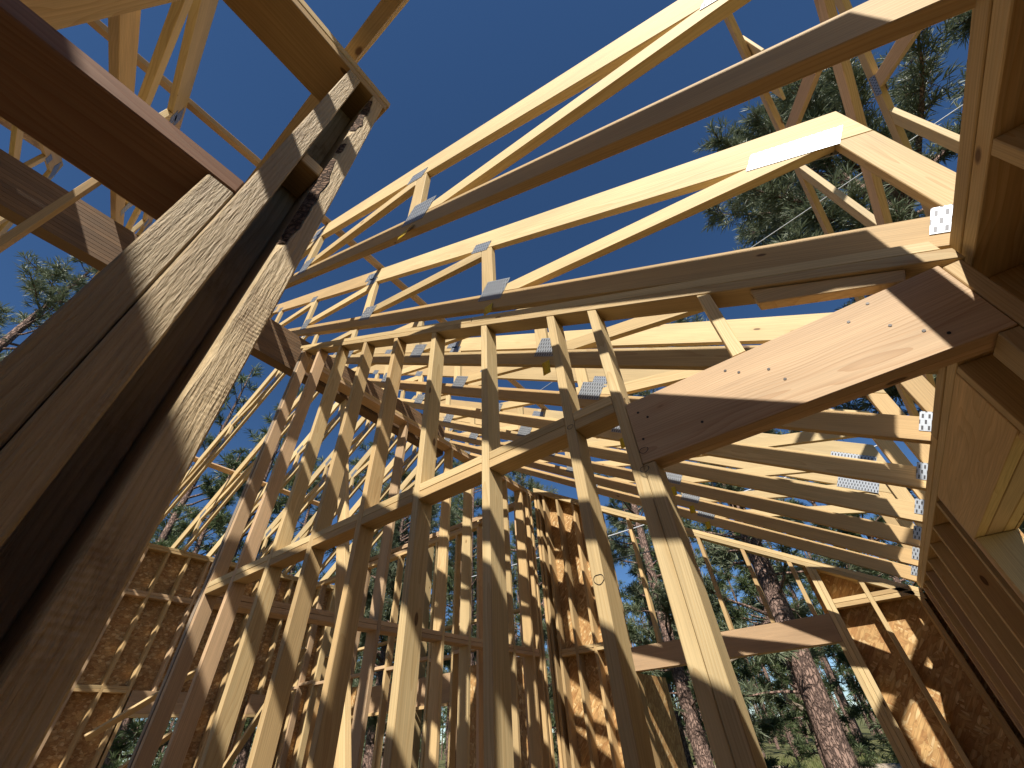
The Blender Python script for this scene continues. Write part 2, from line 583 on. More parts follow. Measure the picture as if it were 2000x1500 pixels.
def make_truss():
    y = 0.0
    t = thing('roof_truss', 'x', 'roof truss', (0, 0, 0), 'roof trusses over the house')
    # bottom chords
    prism_xz('bottom_chord', [(XR, bc_lo_r(XR)), (XA, bc_lo_r(XA)), (XA, bc_lo_r(XA) + VB), (XR, bc_lo_r(XR) + VB)], y, TY, (-1, 0.645), 'stud', t)
    xl = -9.0
    zb = bc_lo_r(XA)
    prism_xz('bottom_chord', [(XA - 0.002, zb), (xl, bc_lo_l(xl)), (xl, bc_lo_l(xl) + VB), (XA - 0.002, zb + VB)], y, TY, (1, 0.64), 'pale', t)
    # top chords
    xs = -2.42
    prism_xz('top_chord', [(0.785, tc_lo_r(0.785)), (xs, tc_lo_r(xs)), (xs, tc_lo_r(xs) + VT), (0.785, tc_lo_r(0.785) + VT)], y, TY, (-1, 0.637), 'pale', t)
    prism_xz('top_chord', [(xs - 0.003, tc_lo_r(xs)), (XT, tc_lo_r(XT)), (XT, tc_lo_r(XT) + VT), (xs - 0.003, tc_lo_r(xs) + VT)], y, TY, (-1, 0.637), 'stud', t)
    prism_xz('top_chord', [(XT - 0.002, tc_lo_l(XT)), (TAIL, tc_lo_l(TAIL)), (TAIL, tc_lo_l(TAIL) + VT), (XT - 0.002, tc_lo_l(XT) + VT)], y, TY, (1, 0.64), 'pale', t)
    # heel post on the low side
    prism_xz('heel_post', [(XR + 0.002, 0.925), (0.785, 0.925), (0.785, tc_lo_r(0.785) - 0.002), (XR + 0.002, tc_lo_r(XR) - 0.003)], y, TY, (0, 1), 'stud', t)
    # king posts and diagonals, right half
    kx = [-0.915, -2.34, -3.72, -4.95]
    E_ = 0.003

    def below_tc(p): return clip(p, 0.637, 1, 2.005 - E_)
    def above_bc(p): return clip(p, -0.645, -1, -(1.319 + VB + E_))
    for x in kx:
        p = [(x - 0.0445, 0), (x + 0.0445, 0), (x + 0.0445, 9), (x - 0.0445, 9)]
        prism_xz('web', above_bc(below_tc(p)), y, TY, (0, 1), 'pale', t)

    def diag(p0, p1, xmax, xmin):
        p = above_bc(below_tc(strip(p0, p1, 0.089)))
        p = clip(p, 1, 0, xmax)
        p = clip(p, -1, 0, -xmin)
        return prism_xz('web', p, y, TY, (p1[0] - p0[0], p1[1] - p0[1]), 'pale', t)
    diag((0.66, 1.615), (-0.80, 1.987), XR - 0.002, kx[0] + 0.0475)
    for a, b in zip(kx[:-1], kx[1:]):
        xa, xb = a - 0.0475, b + 0.0475
        diag((xa, tc_lo_r(xa) - 0.05), (xb, bc_lo_r(xb) + VB + 0.05), xa, xb)
    # left half
    kl = [-5.9, -7.0, -8.55]

    def btl(p): return clip(p, -0.64, 1, 8.84 - E_)
    def abl(p): return clip(p, 0.64, -1, -(8.283 + VB + E_))
    for x in kl:
        p = [(x - 0.0445, 0), (x + 0.0445, 0), (x + 0.0445, 9), (x - 0.0445, 9)]
        prism_xz('web', abl(btl(p)), y, TY, (0, 1), 'pale', t)
    for a, b in zip(kl[:-1], kl[1:]):
        xa, xb = a - 0.0475, b + 0.0475
        q0, q1 = (xa, bc_lo_l(xa) + VB + 0.05), (xb, tc_lo_l(xb) - 0.05)
        p = abl(btl(strip(q0, q1, 0.089)))
        p = clip(clip(p, 1, 0, xa), -1, 0, -xb)
        prism_xz('web', p, y, TY, (q1[0] - q0[0], q1[1] - q0[1]), 'pale', t)

    # punched plates on both faces
    def plate(cx, cz, L, Wd, ang):
        c, s = math.cos(ang), math.sin(ang)
        pts = [(cx + c * a - s * b, cz + s * a + c * b) for a, b in ((-L / 2, -Wd / 2), (L / 2, -Wd / 2), (L / 2, Wd / 2), (-L / 2, Wd / 2))]
        prism_xz('gusset_plate', pts, -0.0026, 0.0022, (c, s), 'plate', t, 0)
        prism_xz('gusset_plate', pts, TY + 0.0004, 0.0022, (c, s), 'plate', t, 0)
    aR = math.atan(-0.64)
    for i, x in enumerate(kx):
        plate(x + 0.05, bc_lo_r(x) + VB - 0.005, 0.20, 0.155, aR)
        plate(x - 0.045, tc_lo_r(x) + 0.055, 0.17, 0.085, aR)
    # long heel plate and its foot
    plate(0.60, tc_lo_r(0.60) + 0.035, 0.30, 0.10, aR)
    plate(XR + 0.01, bc_lo_r(XR) + 0.11, 0.13, 0.10, aR)
    for x in kl:
        plate(x, bc_lo_l(x) + VB, 0.15, 0.12, -aR)
        plate(x + 0.03, tc_lo_l(x) + 0.045, 0.17, 0.085, -aR)
    plate(XT, tc_lo_r(XT) + 0.06, 0.24, 0.12, 0)
    plate(XA, bc_lo_r(XA) + 0.09, 0.24, 0.12, 0)
    plate(xs, tc_lo_r(xs) + VT / 2, 0.20, 0.10, aR)
    return t


T0 = make_truss()
NAMES = {
    -6: 'rearmost roof truss high behind the camera, beyond the flat header',
    -5: 'roof truss deep in the upper left corner, fourth behind the rough posts',
    -4: 'roof truss in the upper left corner, third behind the rough posts',
    -3: 'roof truss at upper left, second behind the rough posts',
    -2: 'roof truss at upper left, first behind the rough posts, seen above the flat header',
    -1: 'roof truss straight overhead crossing the top of the rough posts edge on',
    0: 'nearest pale roof truss crossing the blue sky at the top, its yellow tag curled',
    1: 'roof truss just above the sloping top plate with its long white gusset at the heel',
    2: 'roof truss first beyond the sloping top plate, yellow tag hanging below its plate',
    3: 'roof truss second beyond the sloping top plate of the stud wall',
    4: 'roof truss third beyond the sloping top plate of the stud wall',
    5: 'roof truss fourth beyond the sloping top plate of the stud wall',
    6: 'roof truss fifth beyond the sloping top plate of the stud wall',
    7: 'roof truss second from the far end wall, low row of bottom chords',
    8: 'last roof truss, resting on the sloping plate of the far end wall',
}


def make_tag(parent, yk, curl, drop):
    n = 7
    vs, fs = [], []
    for i in range(n + 1):
        f = i / n
        yy = -0.004 - math.sin(f * 1.6) * curl
        for a in (0, 1):
            vs.append((-f * drop, (a - 0.5) * 0.058, yy))
    for i in range(n):
        fs.append((2 * i, 2 * i + 1, 2 * i + 3, 2 * i + 2))
    me = bpy.data.meshes.new('tag')
    me.from_pydata(vs, [], fs)
    me.polygons.foreach_set('use_smooth', [True] * len(fs))
    x = -0.905
    F = frame((x, yk + 0.002, bc_lo_r(x) + 0.03), (0, 0, 1), (1, 0, 0))
    o = add('tag', me, 'tag', parent, F)
    sol = o.modifiers.new('s', 'SOLIDIFY')
    sol.thickness = 0.0006
    o['label'] = 'yellow paper tag stapled to the bottom chord'
    return o


TRUSS = {}
for k in range(-6, 9):
    yk = 0.55 + 0.61 * k if k > -3 else -1.62 + 0.61 * (k + 3)
    if k == -6:
        t = T0
    else:
        t = copy_tree(T0)
    t.location.y = yk
    t['label'] = NAMES[k]
    TW[t.name] = Matrix.Translation((0, yk, H))
    TRUSS[k] = t
for k, curl, drop in ((0, 0.035, 0.15), (1, 0.012, 0.09), (2, 0.004, 0.12), (4, 0.02, 0.11), (5, 0.006, 0.10), (6, 0.012, 0.10), (7, 0.005, 0.09), (8, 0.01, 0.09)):
    make_tag(TRUSS[k], 0.55 + 0.61 * k, curl, drop)

# unseen deck behind the camera, added to shade the lower rough posts
rd = thing('sun_block_deck', 'unseen strand board deck added over the trusses behind the camera to block the sun', 'roof deck', (-2.4, -2.8, 3.0))
uR = Vector((-1, 0, 0.637)).normalized()
x0 = 0.95
i = 0
while x0 > XT + 0.05:
    x1 = max(x0 - 1.22 * uR.x * -1, XT + 0.02)
    y = -4.4
    while y < -1.61:
        y1 = min(y + 2.437, -1.60)
        z0_ = tc_lo_r(x0) + VT + 0.002
        z1_ = tc_lo_r(x1) + VT + 0.002
        L_ = math.hypot(x0 - x1, z1_ - z0_) - 0.004
        F = frame((x0, y, z0_), (0, 1, 0), uR)
        add('sun_block_panel', mesh_prism([(0, 0), (y1 - y - 0.003, 0), (y1 - y - 0.003, L_), (0, L_)], -0.0115, 0), 'osb', rd, F)
        y = y1
    x0 = x1
    i += 1

# continuous braces running across the trusses
G = 'long braces nailed across the trusses'


def brace(label, p0, p1, w, t, up, mat='stud'):
    o = bar('roof_brace', p0, p1, w, t, up, mat, None)
    tag(o, label, 'brace', G)
    return o


slopeR = Vector((-1, 0, 0.637)).normalized()
slopeL = Vector((1, 0, 0.64)).normalized()
xb = -2.30
brace('long brown brace lying across the top chords against open blue sky', (xb, -3.2, tc_lo_r(xb) + VT + 0.024), (xb, 5.5, tc_lo_r(xb) + VT + 0.024), 0.089, 0.038, slopeR, 'fir')
xb = -7.93
brace('brace with a bright top edge lying across the left hand top chords', (xb, 0.2, tc_lo_l(xb) + VT + 0.024), (xb, 5.6, tc_lo_l(xb) + VT + 0.024), 0.089, 0.038, slopeL, 'fir')
xb = -2.95
brace('brace nailed under the bottom chords at upper left, a short post below it', (xb, -3.4, bc_lo_r(xb) - 0.022), (xb, -0.02, bc_lo_r(xb) - 0.022), 0.089, 0.038, slopeR, 'stud')
o = bar('temporary_post', (-2.93, -0.71, bc_lo_r(-2.95) - 0.05), (-2.93, -0.71, -H), 0.089, 0.038, (1, 0, 0), 'stud', None)
tag(o, 'upright temporary prop under the brace at the left edge', 'post')

# ------------------------------------------------------------------ ridge-side glulam beam
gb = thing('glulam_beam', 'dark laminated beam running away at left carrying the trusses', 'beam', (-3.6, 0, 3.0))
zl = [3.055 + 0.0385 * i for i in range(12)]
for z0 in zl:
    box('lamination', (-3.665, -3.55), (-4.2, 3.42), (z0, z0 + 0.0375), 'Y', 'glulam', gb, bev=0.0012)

# ------------------------------------------------------------------ rake stud wall facing the camera
YM = 1.135
DM = 0.089


def mp(x): return 0.857 - 0.588 * (x - 0.587)          # underside of its top plates


def stud_x(name, x, zb, top, y0, d, mat, parent, w=0.038):
    p = [(x, zb), (x + w, zb), (x + w, top(x + w) - 0.0015), (x, top(x) - 0.0015)]
    return prism_xz(name, p, y0, d, (0, 1), mat, parent)


wm = thing('stud_wall', 'open stud wall facing the camera with sloping top plates and a wide header', 'stud wall', (-1.4, YM, -H))
tp = 0.038 / math.cos(math.atan(0.588))
for i in range(2):
    z_ = 0.002 * i + tp * i
    xe = (-3.375, 0.615) if i == 0 else (-3.46, 0.60)
    if i == 0:
        prism_xz('top_plate', [(xe[1], mp(xe[1]) + z_), (xe[0], mp(xe[0]) + z_), (xe[0], mp(xe[0]) + z_ + tp), (xe[1], mp(xe[1]) + z_ + tp)], YM, DM, (-1, 0.588), 'stud', wm)
    else:
        for a, b in ((0.60, -1.02), (-1.024, -3.46)):
            prism_xz('top_plate', [(a, mp(a) + z_), (b, mp(b) + z_), (b, mp(b) + z_ + tp), (a, mp(a) + z_ + tp)], YM + 0.003, DM, (-1, 0.588), 'pale', wm)
SM = [(-3.39, 'grey'), (-2.985, 'fir'), (-2.578, 'stud'), (-2.169, 'stud'), (-1.759, 'stud'), (-1.355, 'pale'), (-0.948, 'pale'), (-0.5425, 'pale'), (-0.344, 'pale')]
for x, mt in SM:
    stud_x('stud', x, -H + 0.04, mp, YM + 0.0005, DM - 0.001, mt, wm)
stud_x('stud', -3.345, -H + 0.04, mp, YM + 0.004, DM - 0.006, 'fir', wm, 0.037)
box('bottom_plate', (-3.39, -0.266), (YM, YM + DM), (-H, -H + 0.038), 'X', 'stud', wm)
# flat double blocking row
xs_ = [x for x, _ in SM]
for a, b in zip(xs_[:-1], xs_[1:]):
    a2 = a + 0.039 if a > -3.38 else -3.307
    for j, (z0, mt) in enumerate(((0.842, 'stud'), (0.8815, 'pale'))):
        box('blocking', (a2, b - 0.001), (YM + random.uniform(0, .003), YM + DM - 0.001), (z0, z0 + 0.038), 'X', mt, wm)
# header over the opening (two plies and a nailer strip below)
box('header', (-0.304, 0.566), (YM - 0.001, YM + 0.037), (0.62, 0.851), 'X', 'fir', wm)
box('header', (-0.304, 0.566), (YM + 0.0385, YM + 0.076), (0.622, 0.851), 'X', 'fir', wm)
box('trimmer', (-0.305, -0.267), (YM + 0.001, YM + DM - 0.001), (-H + 0.04, 0.618), 'Z', 'pale', wm)
box('trimmer', (0.53, 0.567), (YM + 0.002, YM + DM), (-H, 0.618), 'Z', 'stud', wm)
box('king_stud', (0.569, 0.607), (YM + 0.002, YM + DM), (-H, 0.842), 'Z', 'stud', wm)
for x in (0.057,):
    stud_x('cripple_stud', x, 0.8525, mp, YM + 0.001, DM - 0.002, 'pale', wm)
# scrap block nailed under the plate
prism_xz('scrap_block', [(0.20, mp(0.2) - 0.004), (0.20, mp(0.2) - 0.074), (0.50, 0.855), (0.52, mp(0.52) - 0.004)], YM + 0.010, 0.038, (1, -0.3), 'stud', wm)

# long diagonal brace behind the wall
yb = YM + DM + 0.03
o = bar('diagonal_brace', (-3.62, yb + 0.6, 3.10), (-1.28, yb, -H + 0.2), 0.089, 0.038, (1, 0, 0.4), 'stud', None)
tag(o, 'long diagonal brace behind the tall studs running down to the right', 'brace')

# ------------------------------------------------------------------ near left wall end with rough posts
XL = -0.465
wl = thing('rough_stud_wall', 'near wall end of rough sawn studs at left with flat header and top plates', 'stud wall', (XL, 0, -H))


def stud_yz(name, y0, y1, z0, z1, x_in, depth, mat, parent, sgn=-1):
    X = (x_in, x_in + sgn * depth)
    return box(name, X, (y0, y1), (z0, z1), 'Z', mat, parent)


ZP = 1.464
stud_yz('trimmer', -0.0545, -0.0172, -H + 0.04, 0.645, XL - 0.002, 0.138, 'rough', wl)
stud_yz('stud', -0.0160, 0.0205, -H + 0.04, ZP - 0.001, XL, 0.140, 'rough', wl)
box('backing_stud', (-0.606, -0.568), (0.0215, 0.0630), (-H + 0.04, ZP - 0.001), 'Z', 'rough', wl)
box('blocking', (-0.566, -0.487), (0.0215, 0.0632), (0.905, 0.943), 'Y', 'stud', wl)
box('bottom_plate', (-0.605, XL), (-2.6, 0.114), (-H, -H + 0.038), 'Y', 'stud', wl)
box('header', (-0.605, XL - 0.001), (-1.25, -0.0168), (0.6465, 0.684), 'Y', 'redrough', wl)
for y0, dz in ((-0.356, 0), (-0.76, 0), (-1.16, 0)):
    stud_yz('cripple_stud', y0, y0 + 0.038, 0.685, ZP - 0.001, XL - 0.001, 0.139, 'stud', wl)
box('top_plate', (-0.605, XL), (-2.6, 0.110), (ZP, ZP + 0.0375), 'Y', 'stud', wl)
box('top_plate', (-0.603, XL + 0.002), (-2.4, 0.116), (ZP + 0.0385, ZP + 0.076), 'Y', 'pale', wl)
stud_yz('trimmer', -1.288, -1.251, -H + 0.04, 0.645, XL - 0.002, 0.138, 'rough', wl)
stud_yz('stud', -1.327, -1.289, -H + 0.04, ZP - 0.001, XL, 0.140, 'rough', wl)
stud_yz('stud', -1.74, -1.70, -H + 0.04, ZP - 0.001, XL, 0.140, 'rough', wl)
stud_yz('stud', -2.6, -2.56, -H + 0.04, ZP - 0.001, XL, 0.140, 'rough', wl)


def waney_stud():
    """end stud whose left arris keeps an irregular strip of bark"""
    y0, y1 = 0.0642, 0.1015
    z0, z1 = -H + 0.04, ZP - 0.001
    n = 150
    vs, fs, bv, bf = [], [], [], []
    for i in range(n + 1):
        f = i / n
        z = z0 + (z1 - z0) * f
        zc = z
        w = 0.0015
        for c0, hw, dp in ((1.28, 0.17, 0.019), (0.80, 0.22, 0.021), (1.05, 0.05, 0.012), (0.35, 0.05, 0.005)):
            w += dp * max(0.0, 1 - ((zc - c0) / hw) ** 2) * (0.72 + 0.5 * noise.noise(Vector((zc * 30, c0, 0))))
        w += 0.0025 * abs(noise.noise(Vector((zc * 60, 3, 0)))) if w > 0.004 else 0
        xf = XL + 0.0008 * noise.noise(Vector((zc * 9, 0, 5)))
        vs += [(xf, y1 - 0.002, z), (xf - 0.002, y1, z), (xf - 0.14, y1, z), (xf - 0.14, y0, z), (xf - w * 1.25, y0, z), (xf, y0 + w, z)]
        if w > 0.006:
            q = 0.004 * noise.noise(Vector((zc * 45, 7, 1)))
            bv.append((i, [(xf - w * 1.25 - 0.001, y0 - 0.0012, z), (xf - w * 0.55 + 0.0015 + q * .4, y0 + w * 0.42 - 0.0012 + q * .3, z), (xf + 0.0006, y0 + w * (0.80 + 6 * q), z)]))
    for i in range(n):
        for j in range(6):
            a, b = i * 6 + j, i * 6 + (j + 1) % 6
            fs.append((a, b, b + 6, a + 6))
    fs.append(tuple(range(5, -1, -1)))
    fs.append(tuple(n * 6 + j for j in range(6)))
    ox, oy = XL, y0
    # local frame: x up, y along world X, z along world Y
    F = frame((ox, oy, z0), (0, 0, 1), (1, 0, 0))
    def loc(p): return (p[2] - z0, p[0] - ox, p[1] - oy)
    me = bpy.data.meshes.new('waney_stud')
    me.from_pydata([loc(p) for p in vs], [], fs)
    me.validate()
    bm = bmesh.new()
    bm.from_mesh(me)
    bmesh.ops.recalc_face_normals(bm, faces=bm.faces)
    bm.to_mesh(me)
    bm.free()
    s = add('stud', me, 'rough', wl, F)
    s['label'] = 'end stud with dark bark left along one edge'
    pv, pf = [], []
    for a in range(len(bv) - 1):
        if bv[a + 1][0] - bv[a][0] != 1:
            continue
        k = len(pv)
        pv += bv[a][1] + bv[a + 1][1]
        pf += [(k, k + 1, k + 4, k + 3), (k + 1, k + 2, k + 5, k + 4)]
    me2 = bpy.data.meshes.new('bark_strip')
    me2.from_pydata([loc(p) for p in pv], [], pf)
    b = add('bark_strip', me2, 'bark_edge', s, F)
    return s


waney_stud()

# ------------------------------------------------------------------ low right wall
XRW = 0.633
wr = thing('eave_wall', 'low eave wall at right with double top plates and a window opening', 'stud wall', (XRW, 2, -H))
box('top_plate', (XRW, XRW + 0.14), (-1.6, 5.54), (0.844, 0.8815), 'Y', 'stud', wr)
box('top_plate', (XRW - 0.002, XRW + 0.138), (-1.6, 2.31), (0.8825, 0.920), 'Y', 'stud', wr)
box('top_plate', (XRW - 0.001, XRW + 0.139), (2.313, 5.54), (0.8825, 0.920), 'Y', 'stud', wr)
RS = [-1.55, -1.14, -0.74, -0.33, 0.04, 0.44, 0.82, 1.60, 2.845, 2.99, 3.02, 3.50, 3.86, 4.38, 4.90, 5.30]
RS = [-1.55, -1.14, -0.74, -0.33, 0.07, 0.44, 0.82, 1.26, 1.66, 2.885, 3.02, 3.46, 3.86, 4.30, 4.70, 5.08, 5.34]
for y0 in RS:
    box('stud', (XRW + 0.001, XRW + 0.14), (y0, y0 + 0.038), (-H + 0.039, 0.843), 'Z', random.choice(['stud', 'stud', 'fir']), wr)
for y0 in (1.70, 2.846):
    box('trimmer', (XRW + 0.001, XRW + 0.14), (y0, y0 + 0.037), (-H + 0.039, 0.605), 'Z', 'stud', wr)
box('header', (XRW - 0.002, XRW + 0.036), (1.70, 2.884), (0.607, 0.842), 'Y', 'stud', wr)
box('header', (XRW + 0.038, XRW + 0.098), (1.70, 2.884), (0.607, 0.842), 'Y', 'fir', wr)
box('header', (XRW + 0.10, XRW + 0.139), (1.70, 2.884), (0.607, 0.842), 'Y', 'stud', wr)
box('window_sill', (XRW + 0.001, XRW + 0.14), (1.739, 2.845), (-0.62, -0.582), 'Y', 'stud', wr)
box('bottom_plate', (XRW, XRW + 0.14), (-1.6, 5.54), (-H, -H + 0.038), 'Y', 'stud', wr)
for Y, Z in (((-1.6, -0.35), (-H, 0.92)), ((-0.347, 0.87), (-H, 0.92)), ((0.873, 1.735), (-H, 0.92)), ((2.848, 4.06), (-H, 0.92)), ((4.063, 5.56), (-H, 0.92)), ((1.738, 2.845), (0.607, 0.92)), ((1.738, 2.845), (-H, -0.585))):
    box('sheathing_panel', (XRW + 0.1415, XRW + 0.153), Y, Z, 'Y', 'osb', wr, bev=0)

YB = -2.66  # unseen wall added behind the camera to cut sky fill and floor bounce
wb = thing('unseen_rear_wall', 'unseen sheathed stud wall added behind the camera to cut the fill light', 'stud wall', (-1.4, YB, -H))
for i in range(11):
    x = -3.38 + i * 0.4064
    box('stud', (x, x + 0.038), (YB - 0.139, YB), (-H + 0.039, 1.463 if x < -0.47 else 0.843), 'Z', 'stud', wb)
box('top_plate', (-3.38, -0.61), (YB - 0.14, YB), (1.464, 1.502), 'X', 'stud', wb)
box('top_plate', (-0.45, 0.63), (YB - 0.14, YB), (0.844, 0.882), 'X', 'stud', wb)
box('bottom_plate', (-3.38, 0.63), (YB - 0.14, YB), (-H, -H + 0.038), 'X', 'stud', wb)
for i, (a, b, zt) in enumerate(((-3.38, -2.16, 1.5), (-2.157, -0.94, 1.5), (-0.937, -0.46, 1.5), (-0.457, 0.633, 0.88))):
    box('sheathing_panel', (a, b), (YB - 0.153, YB - 0.1415), (-H, zt), 'Z', 'osb', wb, bev=0)

# ------------------------------------------------------------------ tall inner wall on the left of the room
XP = -3.38
wp = thing('inner_stud_wall', 'tall inner stud wall beyond the sloping wall, double top plates under the beam', 'stud wall', (XP, 3.4, -H))
for i, (a, b) in enumerate(((1.23, 3.39), (3.393, 5.53))):
    box('top_plate', (XP - 0.14, XP), (a, b), (3.09, 3.1275), 'Y', 'fir', wp)
    box('top_plate', (XP - 0.139, XP + 0.001), (a, b), (3.1285, 3.166), 'Y', 'stud', wp)
PS = [2.60 + 0.4064 * i for i in range(7)]
for i, y0 in enumerate(PS):
    box('stud', (XP - 0.139, XP - 0.001), (y0, y0 + 0.038), (-H + 0.039, 3.089), 'Z', ('fir', 'fir', 'stud', 'pale', 'fir', 'stud', 'stud')[i % 7], wp)
for y0 in (5.20, 5.28):
    box('stud', (XP - 0.138, XP), (y0, y0 + 0.038), (-H + 0.039, 3.089), 'Z', 'stud', wp)
for a, b in zip([1.24] + [p + 0.039 for p in PS], PS + [5.19]):
    for z0 in (0.82, 0.8605):
        if b - a > 0.05:
            box('blocking', (XP - 0.138, XP - random.uniform(0, .003)), (a, b - 0.001), (z0, z0 + 0.0375), 'Y', 'fir', wp)
box('bottom_plate', (XP - 0.14, XP), (1.23, 5.39), (-H, -H + 0.038), 'Y', 'stud', wp)

# ------------------------------------------------------------------ far end wall
YF = 5.40
DF = 0.14


def fp(x): return 1.136 - 0.60 * x


wf = thing('far_end_wall', 'far end wall with strand board panels and a wide opening to the meadow', 'stud wall', (-1.4, YF, -H))
tf = 0.038 / math.cos(math.atan(0.6))
for i in range(2):
    for a, b in ((0.62, -1.45), (-1.453, -3.375)):
        z_ = i * (tf + 0.002)
        prism_xz('top_plate', [(a, fp(a) + z_), (b, fp(b) + z_), (b, fp(b) + z_ + tf), (a, fp(a) + z_ + tf)], YF + 0.002 * i, DF, (-1, 0.6), 'pale', wf)
for x in (-3.375, -3.32, -3.22, -2.975, -2.71, -2.31):
    stud_x('stud', x, -H + 0.039, fp, YF + 0.001, DF - 0.002, 'stud', wf)
for x in (-2.27,):
    box('trimmer', (x, x + 0.038), (YF + 0.001, YF + DF - 0.001), (-H + 0.039, 0.548), 'Z', 'stud', wf)
stud_x('stud', -0.145, -H + 0.039, fp, YF + 0.001, DF - 0.002, 'pale', wf)
box('trimmer', (-0.1845, -0.1465), (YF + 0.001, YF + DF - 0.001), (-H + 0.039, 0.548), 'Z', 'pale', wf)
stud_x('stud', -0.105, -H + 0.039, fp, YF + 0.001, DF - 0.002, 'pale', wf)
stud_x('stud', 0.215, -H + 0.039, fp, YF + 0.001, DF - 0.002, 'pale', wf)
stud_x('stud', 0.565, -H + 0.039, fp, YF + 0.001, DF - 0.002, 'stud', wf)
for x in (-1.90, -1.495, -1.09, -0.67, -0.285):
    stud_x('cripple_stud', x, 0.784, fp, YF + 0.001, 0.089, 'stud', wf)
for x in (-2.232,):
    pass
box('header', (-2.272, -0.1465), (YF - 0.001, YF + 0.037), (0.55, 0.782), 'X', 'fir', wf)
box('header', (-2.272, -0.1465), (YF + 0.04, YF + 0.139), (0.55, 0.782), 'X', 'fir', wf)
for a, b in ((-3.18, -2.977), (-2.935, -2.712), (-2.67, -2.312), (-0.065, 0.213), (0.254, 0.563)):
    for z0 in (0.812, 0.852):
        box('blocking', (a, b), (YF, YF + 0.138), (z0, z0 + 0.0375), 'X', 'stud', wf)
for X, zt in (((-3.375, -2.28), None), ((-0.185, 0.772), None)):
    x0, x1 = X
    p = [(x0, -H), (x1, -H), (x1, min(fp(x1), 3.2) + 0.09), (x0, fp(x0) + 0.09)]
    prism_xz('sheathing_panel', p, YF + 0.1415, 0.0115, (0, 1), 'osb', wf, 0)
box('bottom_plate', (-3.375, -2.27), (YF, YF + DF), (-H, -H + 0.038), 'X', 'stud', wf)
box('bottom_plate', (-0.146, 0.632), (YF, YF + DF), (-H, -H + 0.038), 'X', 'stud', wf)

# strand board return outside the opening
o = prism_yz('entry_return_panel', [(5.60, -H - 0.3), (6.5, -H - 0.3), (6.5, 0.55), (5.60, 0.55)], -2.30, 0.0115, (0, 1), 'osb', None, 0)
tag(o, 'dark strand board panel outside the left side of the far opening', 'panel')

# ------------------------------------------------------------------ far left end wall (open studs)
wg = thing('far_left_wall', 'unsheathed end wall of the left room with a window header, trees behind', 'stud wall', (-6, YF, -H))


def gp(x): return min(2.70 + 0.0 * x, 9)


def rake_l(x):
    return min(3.09, 8.20 + 0.64 * x) if x < -5.4 else 3.09


xg = [-8.55, -8.1, -7.7, -7.3, -6.68, -6.27, -5.86, -5.62, -5.05, -4.62, -4.2, -3.8]
for x in xg:
    top = 3.049 if x > -7.95 else 2.74
    box('stud', (x, x + 0.038), (YF, YF + 0.14), (-H + 0.039, top), 'Z', random.choice(['stud', 'fir', 'pale']), wg)
box('top_plate', (-8.0, -3.53), (YF, YF + 0.14), (3.05, 3.088), 'X', 'fir', wg)
box('top_plate', (-8.0, -3.53), (YF + 0.001, YF + 0.141), (3.089, 3.127), 'X', 'fir', wg)
box('header', (-7.26, -5.10), (YF - 0.042, YF - 0.003), (0.50, 0.85), 'X', 'fir', wg)
box('header', (-7.26, -5.10), (YF - 0.082, YF - 0.045), (0.46, 0.498), 'X', 'stud', wg)
for a, b in zip(xg[:-1], xg[1:]):
    box('blocking', (a + 0.039, b - 0.001), (YF + 0.02, YF + 0.12), (1.45, 1.488), 'X', 'stud', wg)
for x0, x1 in ((-8.6, -7.42), (-5.0, -3.9)):
    box('sheathing_panel', (x0, x1), (YF + 0.1415, YF + 0.153), (-H, 0.92), 'X', 'osb', wg, bev=0)
box('bottom_plate', (-8.6, -3.53), (YF, YF + 0.14), (-H, -H + 0.038), 'X', 'stud', wg)

# ------------------------------------------------------------------ far left outer wall with strand board
XO = -8.60
wo_ = thing('outer_wall', 'dark strand board outer wall at lower left with studs and window openings', 'stud wall', (XO, 2, -H))
for a, b in ((-2.6, 1.0), (1.003, 2.9), (2.903, 4.8), (4.803, 5.53)):
    box('top_plate', (XO - 0.14, XO), (a, b), (2.70, 2.738), 'Y', 'stud', wo_)
    box('top_plate', (XO - 0.139, XO + 0.002), (a + 0.01, b + 0.005), (2.74, 2.778), 'Y', 'stud', wo_)
OW = ((2.56, 3.56), (4.25, 4.85))
ys = [-2.55 + 0.3155 * i for i in range(26)]
for y0 in ys:
    zb = -H + 0.039
    inw = any(a - 0.03 < y0 < b for a, b in OW)
    if inw:
        zb = 0.872
    box('stud', (XO - 0.139, XO - 0.001), (y0, y0 + 0.038), (zb, 2.699), 'Z', random.choice(['stud', 'stud', 'fir']), wo_)
    if not inw and y0 < 2.2:
        for z0 in (0.84, 0.8785):
            box('blocking', (XO - 0.138, XO), (y0 + 0.039, y0 + 0.3145), (z0, z0 + 0.037), 'Y', 'stud', wo_)
for a, b in OW:
    box('header', (XO - 0.06, XO + 0.001), (a, b), (0.745, 0.871), 'Y', 'fir', wo_)
    box('header', (XO - 0.06, XO + 0.001), (a, b), (0.615, 0.744), 'Y', 'fir', wo_)
    box('header', (XO - 0.138, XO), (a, b), (0.575, 0.613), 'Y', 'stud', wo_)
    box('trimmer', (XO - 0.138, XO - 0.001), (a, a + 0.037), (-H + 0.039, 0.574), 'Z', 'stud', wo_)
    box('trimmer', (XO - 0.138, XO - 0.001), (b - 0.037, b), (-H + 0.039, 0.574), 'Z', 'stud', wo_)
    box('window_sill', (XO - 0.138, XO), (a + 0.04, b - 0.04), (-0.62, -0.582), 'Y', 'stud', wo_)
